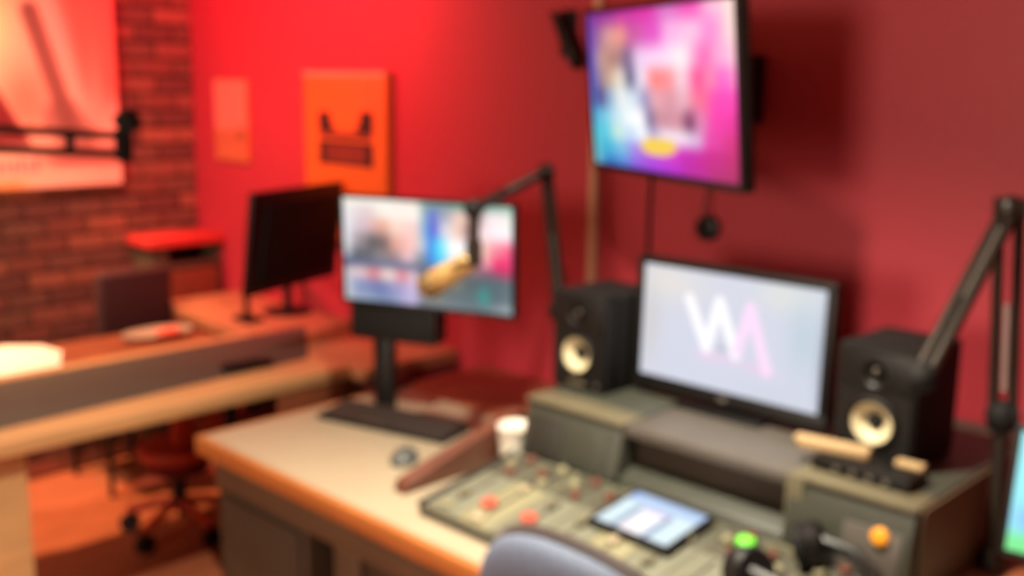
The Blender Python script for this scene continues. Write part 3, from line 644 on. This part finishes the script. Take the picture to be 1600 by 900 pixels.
PIC_ROWS = [
 (0, [(0, 240, 238, 225), (.2, 246, 242, 232), (.44, 240, 225, 215), (.5, 130, 160, 150), (.6, 110, 140, 140), (.75, 90, 150, 130), (1, 150, 185, 170)]),
 (.12, [(0, 235, 232, 232), (.15, 225, 205, 205), (.25, 248, 240, 230), (.45, 250, 242, 232), (.49, 150, 180, 190), (.54, 90, 110, 205), (.6, 150, 160, 185), (.7, 235, 200, 185), (.8, 160, 130, 130), (.88, 250, 230, 235), (1, 235, 240, 230)]),
 (.25, [(0, 228, 230, 236), (.12, 215, 190, 200), (.24, 232, 170, 150), (.32, 248, 215, 200), (.44, 245, 205, 200), (.5, 110, 170, 215), (.54, 75, 95, 210), (.62, 220, 215, 225), (.68, 240, 205, 190), (.77, 150, 110, 115), (.84, 250, 225, 230), (.92, 255, 240, 245), (1, 250, 245, 248)]),
 (.42, [(0, 225, 228, 232), (.1, 150, 140, 145), (.18, 92, 90, 96), (.25, 116, 98, 98), (.32, 228, 165, 150), (.42, 248, 195, 190), (.48, 190, 200, 210), (.53, 50, 140, 235), (.58, 80, 225, 245), (.66, 255, 255, 255), (.73, 250, 250, 252), (.78, 120, 90, 100), (.84, 238, 195, 180), (.9, 240, 130, 150), (1, 250, 80, 130)]),
 (.55, [(0, 190, 195, 205), (.08, 86, 92, 106), (.15, 98, 98, 106), (.22, 132, 128, 132), (.3, 150, 125, 130), (.4, 232, 190, 195), (.47, 130, 140, 155), (.53, 45, 130, 215), (.58, 70, 200, 245), (.66, 215, 225, 240), (.72, 235, 225, 235), (.78, 110, 75, 95), (.85, 235, 150, 165), (.92, 240, 46, 112), (1, 235, 60, 120)]),
 (.62, [(0, 75, 90, 120), (.1, 92, 102, 132), (.25, 102, 112, 142), (.42, 108, 118, 148), (.48, 95, 105, 125), (.55, 85, 120, 160), (.65, 150, 150, 150), (.75, 140, 115, 110), (.85, 140, 90, 115), (1, 190, 60, 105)]),
 (.72, [(0, 200, 190, 195), (.1, 225, 195, 200), (.18, 215, 130, 135), (.27, 240, 215, 205), (.36, 222, 135, 145), (.42, 225, 190, 200), (.48, 110, 120, 145), (.56, 150, 140, 115), (.66, 140, 130, 105), (.75, 85, 95, 100), (.85, 78, 106, 112), (1, 82, 106, 116)]),
 (.85, [(0, 190, 195, 205), (.1, 125, 140, 185), (.22, 105, 120, 170), (.32, 150, 150, 195), (.42, 195, 180, 220), (.47, 140, 145, 165), (.55, 130, 120, 90), (.65, 92, 106, 112), (.78, 75, 106, 112), (.84, 45, 145, 140), (.9, 78, 102, 112), (1, 88, 110, 122)]),
 (1, [(0, 180, 190, 190), (.1, 150, 165, 190), (.25, 120, 140, 175), (.42, 185, 175, 215), (.48, 110, 120, 130), (.6, 112, 126, 136), (.8, 98, 116, 126), (1, 150, 165, 172)])]
def pf(u, v): return rows_col(PIC_ROWS, u, v)
picture('screen', M['monscreen'], t, mw2, mh2, pf, 112, 63, .0025, 0, mx=Rp, label='glowing web page of colourful photographs')
# post and arm (local frame: x right along the screen, y behind it)
MB().box((-.36, .24, .0005), (-.23, .36, .018), .005).build('stand_foot', M['black'], t)
MB().cyl((-.31, .30, .016), (-.31, .30, .44), .032).build('stand_post', M['black'], t)
MB().cyl((-.31, .30, .42), (0, .06, .49), .016).box((-.05, .028, .44), (.05, .062, .54), .004).build('support_arm', M['black'], t)
t = thing('control_box', 'black box hanging below the left half of picture monitor', 'box', (pc[0], pc[1], .75), .3755)
MB().box((-.258, .018, .222), (.02, .10, .336), .006).build('case', M['black'], t)
MB().box((-.25, .012, .235), (.01, .019, .325), .002).build('grille', M['matte'], t)
MB().box((-.20, .055, .001), (-.145, .095, .224), .004).build('bracket', M['black'], t)

# keyboard and mouse
t = thing('keyboard', 'dark brown-black keyboard on the cream desk before picture monitor', 'keyboard', (-2.27, 1.84, .7505), .255)
MB().prism([(-.068, 0), (-.068, .012), (.068, .024), (.068, 0)], 'x', -.222, .222, .003).build('case', M['black'], t)
kz = math.atan2(.012, .136)
for r in range(5):
    for k in range(15):
        if r == 0 and 4 <= k <= 8:
            if k != 6: continue
            wd = .060
        else: wd = .0118
        xk = -.2 + k * .0286; yk = -.053 + r * .0262
        MB().box((-wd, -.0105, 0), (wd, .0105, .006), .0015, seg=1, mx=Matrix.Translation((xk, yk, .0185 + yk * .0882)) @ Matrix.Rotation(kz, 4, 'X')).build('key', M['keys'], t, smooth=False)
t = thing('mouse', 'grey-black computer mouse on the desk right of the keyboard', 'mouse', (-2.015, 1.675, .7505), .5)
MB().sphere((0, 0, .006), .042, (.85, 1.2, .72)).build('body', mat('mouse_grey', (72, 74, 72), .4), t)
MB().cyl((-.004, .022, .027), (.004, .022, .027), .008).build('wheel', M['matte'], t)
for v in t.children[0].data.vertices:
    if v.co.z < 0: v.co.z = 0

# ---------------------------------------------------------------- boom arms
def rods(b, p, q, off, r):
    p, q, off = Vector(p), Vector(q), Vector(off)
    b.cyl(p + off, q + off, r, seg=12); b.cyl(p - off, q - off, r, seg=12)
def spring(p, q, n=16, r=.007, wire=.0022):
    p, q = Vector(p), Vector(q); d = (q - p); a = d.orthogonal().normalized(); c = d.normalized().cross(a)
    return MB().tube([p + d * (i / (n * 8)) + (a * math.cos(2 * PI * i / 8) + c * math.sin(2 * PI * i / 8)) * r for i in range(n * 8 + 1)], wire, seg=5)
def boom(label, base, pole_top, elbow, tip, sep, poler=.014, base_r=.05, rod=.008, squeeze=1.0):
    base, pole_top, elbow, tip = map(Vector, (base, pole_top, elbow, tip))
    t = thing('microphone_boom', label, 'boom arm', base, world=True)
    MB().lathe([(base_r, 0), (base_r, .014), (poler * 1.6, .03), (poler * 1.3, .05), (.001, .05)], Matrix.Translation(base)).build('base_clamp', M['metal'], t)
    MB().cyl(base + Vector((0, 0, .04)), pole_top, poler).build('pole', M['metal'], t)
    d1 = (elbow - pole_top); s1 = Vector(sep)
    MB().cyl(pole_top - s1 * 1.5, pole_top + s1 * 1.5, poler * 1.8).sphere(pole_top, poler * 2.1).build('swivel_joint', M['matte'], t)
    b = MB(); rods(b, pole_top, elbow, s1, rod); la = b.build('lower_arm', M['metal'], t)
    spring(pole_top + d1 * .12, pole_top + d1 * .55).build('spring', M['steel'], la)
    MB().cyl(elbow - s1 * 1.6, elbow + s1 * 1.6, rod * 2.2).sphere(elbow, rod * 2.6).build('elbow_joint', M['metal'], t)
    d2 = tip - elbow; s2 = d2.cross(s1).normalized().cross(d2.normalized()) * s1.length * squeeze
    if s2.length < .001: s2 = Vector((0, 0, s1.length))
    b = MB(); rods(b, elbow, tip, s2, rod); ua = b.build('upper_arm', M['metal'], t)
    spring(elbow + d2 * .12, elbow + d2 * .55).build('spring', M['steel'], ua)
    MB().cyl(tip - s2 * 1.5, tip + s2 * 1.5, rod * 2.0).sphere(tip, rod * 2.6).build('end_joint', M['matte'], t)
    return t
boom('middle microphone boom with silver springs rising behind left speaker', (-1.955, 2.22, .7505), (-1.955, 2.2, 1.085), (-2.0, 2.18, 1.478), (-1.873, 1.78, 1.415), (.008, .006, 0), .016, .045, .0095)
t = thing('microphone', 'beige broadcast microphone hanging in front of the picture monitor', 'microphone', (-1.872, 1.78, 1.40), world=True)
MB().cyl((-1.872, 1.78, 1.40), (-1.871, 1.78, 1.30), .014).cyl((-1.871, 1.78, 1.335), (-1.871, 1.78, 1.275), .020).build('drop_mount', M['metal'], t)
p0, p1 = Vector((-1.868, 1.78, 1.292)), Vector((-2.058, 1.78, 1.19)); dd = p1 - p0; L = dd.length
mxm = Matrix.Translation(p0) @ dd.to_track_quat('Z', 'Y').to_matrix().to_4x4()
MB().lathe([(.012, 0), (.022, .008), (.026, .03), (.027, L * .45), (.031, L * .5), (.032, L * .68), (.030, L * .7)], mxm).build('body', M['beige'], t)
MB().lathe([(.030, L * .7), (.033, L * .72), (.033, L * .94), (.024, L), (.001, L + .004)], mxm).build('grille', mat('tan_metal_mesh', (168, 140, 92), .5, .3, var=.3, scale=300), t)
b = MB()
for k in range(5): b.lathe([(.0335, L * (.73 + .04 * k)), (.0343, L * (.735 + .04 * k)), (.0335, L * (.74 + .04 * k))], mxm)
b.build('grille_ribs', M['metal'], t)
b = MB()
for sgn in (-1, 1): b.tube([(-1.871, 1.78 + sgn * .012, 1.285), (-1.885, 1.78 + sgn * .036, 1.28), (-1.91, 1.78 + sgn * .036, 1.268)], .005)
b.build('yoke', M['matte'], t)

boom('tall right microphone boom beside the right speaker, arm leaning left', (-.705, 2.15, .7505), (-.715, 2.15, 1.075), (-.742, 2.15, 1.490), (-.745, 1.81, 1.215), (.016, .008, 0), .016, .029, .011, .55)
# left boom reaching in over the guest table
t = thing('microphone_boom', 'left microphone boom reaching in over the guest table before canvas', 'boom arm', (-2.70, .30, ZT), world=True)
MB().lathe([(.05, 0), (.05, .014), (.024, .03), (.02, .05), (.001, .05)], Matrix.Translation((-2.86, .30, ZT))).build('base_clamp', M['metal'], t)
MB().cyl((-2.86, .30, ZT + .04), (-2.70, .34, 1.56), .016).build('pole', M['metal'], t)
MB().sphere((-2.70, .34, 1.56), .034).build('swivel_joint', M['matte'], t)
b = MB(); b.cyl((-2.70, .34, 1.645), (-2.6, 1.235, 1.574), .0105, seg=12).cyl((-2.70, .34, 1.59), (-2.6, 1.24, 1.528), .0105, seg=12); ua = b.build('upper_arm', M['metal'], t)
spring((-2.66, .62, 1.60), (-2.63, .95, 1.578)).build('spring', M['steel'], ua)
MB().box((-2.625, .31, 1.555), (-2.60 - .17, .37, 1.66), .008).build('elbow_plate', M['matte'], t)
b = MB(); b.box((-2.615, 1.222, 1.51), (-2.585, 1.262, 1.592), .008); b.build('end_plate', M['matte'], t)
b = MB().box((-2.608, 1.095, 1.545), (-2.592, 1.115, 1.58), .003); b.build('cross_bar', M['metal'], t)
MB().lathe([(.012, -.03), (.030, -.022), (.032, .012), (.026, .022), (.001, .024)], Matrix.Translation((-2.6, 1.255, 1.612)) @ Matrix.Rotation(.5, 4, 'X')).build('end_knob', M['matte'], t)

# phone screen on a stand at the right edge
t = thing('tablet_stand', 'upright tablet with cyan and green screen beside right boom pole', 'tablet', (-.44, 1.86, .75), .12)
Rs = Matrix.Translation((.0, 0, .292)) @ Matrix.Rotation(-.20, 4, 'X')
MB().box((-.155, 0, -.115), (.155, .012, .115), .008).build('body', M['black'], t, mx=Rs)
def side_fn(u, v):
    c = [110, 222, 236]
    q = math.exp(-((v - .72) / .12) ** 2 - ((u - .10) / .08) ** 2); c = [a + (b_ - a) * q * .6 for a, b_ in zip(c, (100, 140, 225))]
    q = smooth01((v - .78) / .14); c = [a + (b_ - a) * q for a, b_ in zip(c, (84, 220, 130))]
    return c
picture('screen', M['tabscreen'], t, .284, .206, side_fn, 24, 24, -.0008, 0, mx=Rs, label='glowing cyan screen, green at the bottom')
MB().box((-.06, -.03, 0), (.06, .12, .012), .004).build('stand_foot', M['black'], t)
MB().cyl((0, .06, .01), (0, .035, .28), .012).build('stand_stem', M['black'], t)

# ---------------------------------------------------------------- operator's chair, nearest
t = thing('office_chair', 'blue-grey upholstered office chair at front, its curved back facing us', 'chair', (-.905, 1.08, 0))
def shell(wd, hg, thick, zc, bulge, nx=26, ny=26, y0=0.0):
    """A rounded cushion: superellipse outline in XZ, curved about Z, thickness along Y."""
    b = bmesh.new(); rings = []
    def P(s_, a, side):
        ca_, sa = math.cos(a), math.sin(a); ex = 2 / 2.25
        x = wd / 2 * s_ * math.copysign(abs(ca_) ** ex, ca_); z_ = hg / 2 * s_ * math.copysign(abs(sa) ** ex, sa)
        y = y0 - bulge * (x / (wd / 2)) ** 2 * -1 + side * thick / 2 * math.sqrt(max(0, 1 - s_ ** 3.2))
        return (x, y, zc + z_)
    ss = [i / 10 for i in range(1, 10)] + [.95, .985, 1.0]; N = 48
    front = [[b.verts.new(P(s_, 2 * PI * k / N, -1)) for k in range(N)] for s_ in ss]
    back = [[b.verts.new(P(s_, 2 * PI * k / N, 1)) for k in range(N)] for s_ in ss[:-1]]
    for R_ in (front, back + [front[-1]]):
        for a, c in zip(R_, R_[1:]):
            for k in range(N): b.faces.new((a[k], a[(k + 1) % N], c[(k + 1) % N], c[k]))
    b.faces.new(front[0]); b.faces.new(back[0])
    m = MB(); m._merge(b); return m
Rc = Matrix.Translation((0, 0, .62)) @ Matrix.Rotation(.10, 4, 'X') @ Matrix.Translation((0, 0, -.62))
shell(.47, .50, .075, .84, .05, y0=0).build('backrest', M['chair'], t, mx=Rc)
shell(.486, .516, .05, .84, .05, y0=.022).build('back_rim', M['chairrim'], t, mx=Rc)
m = MB(); m.box((-.24, .06, .43), (.24, .50, .51), .035, seg=3); m.build('seat', M['chair'], t)
MB().tube([(0, .25, .42), (0, .02, .42), (0, -.035, .50), (0, -.045, .70)], .022).build('back_support', M['black'], t)
MB().cyl((0, .27, .10), (0, .27, .43), .03).build('gas_lift', M['black'], t)
for k in range(5):
    a = 2 * PI * k / 5 + .3; ex, ey = .29 * math.cos(a), .27 + .29 * math.sin(a)
    l = MB().tube([(0, .27, .12), (ex * .5, .27 + (ey - .27) * .5, .11), (ex, ey, .085)], .022).build('base_arm', M['black'], t)
    MB().cyl((ex - .02 * math.sin(a), ey + .02 * math.cos(a), .03), (ex + .02 * math.sin(a), ey - .02 * math.cos(a), .03), .03).cyl((ex, ey, .03), (ex, ey, .09), .008).build('caster', M['black'], l)

for o in bpy.data.objects:
    if 'origin' in o: del o['origin']
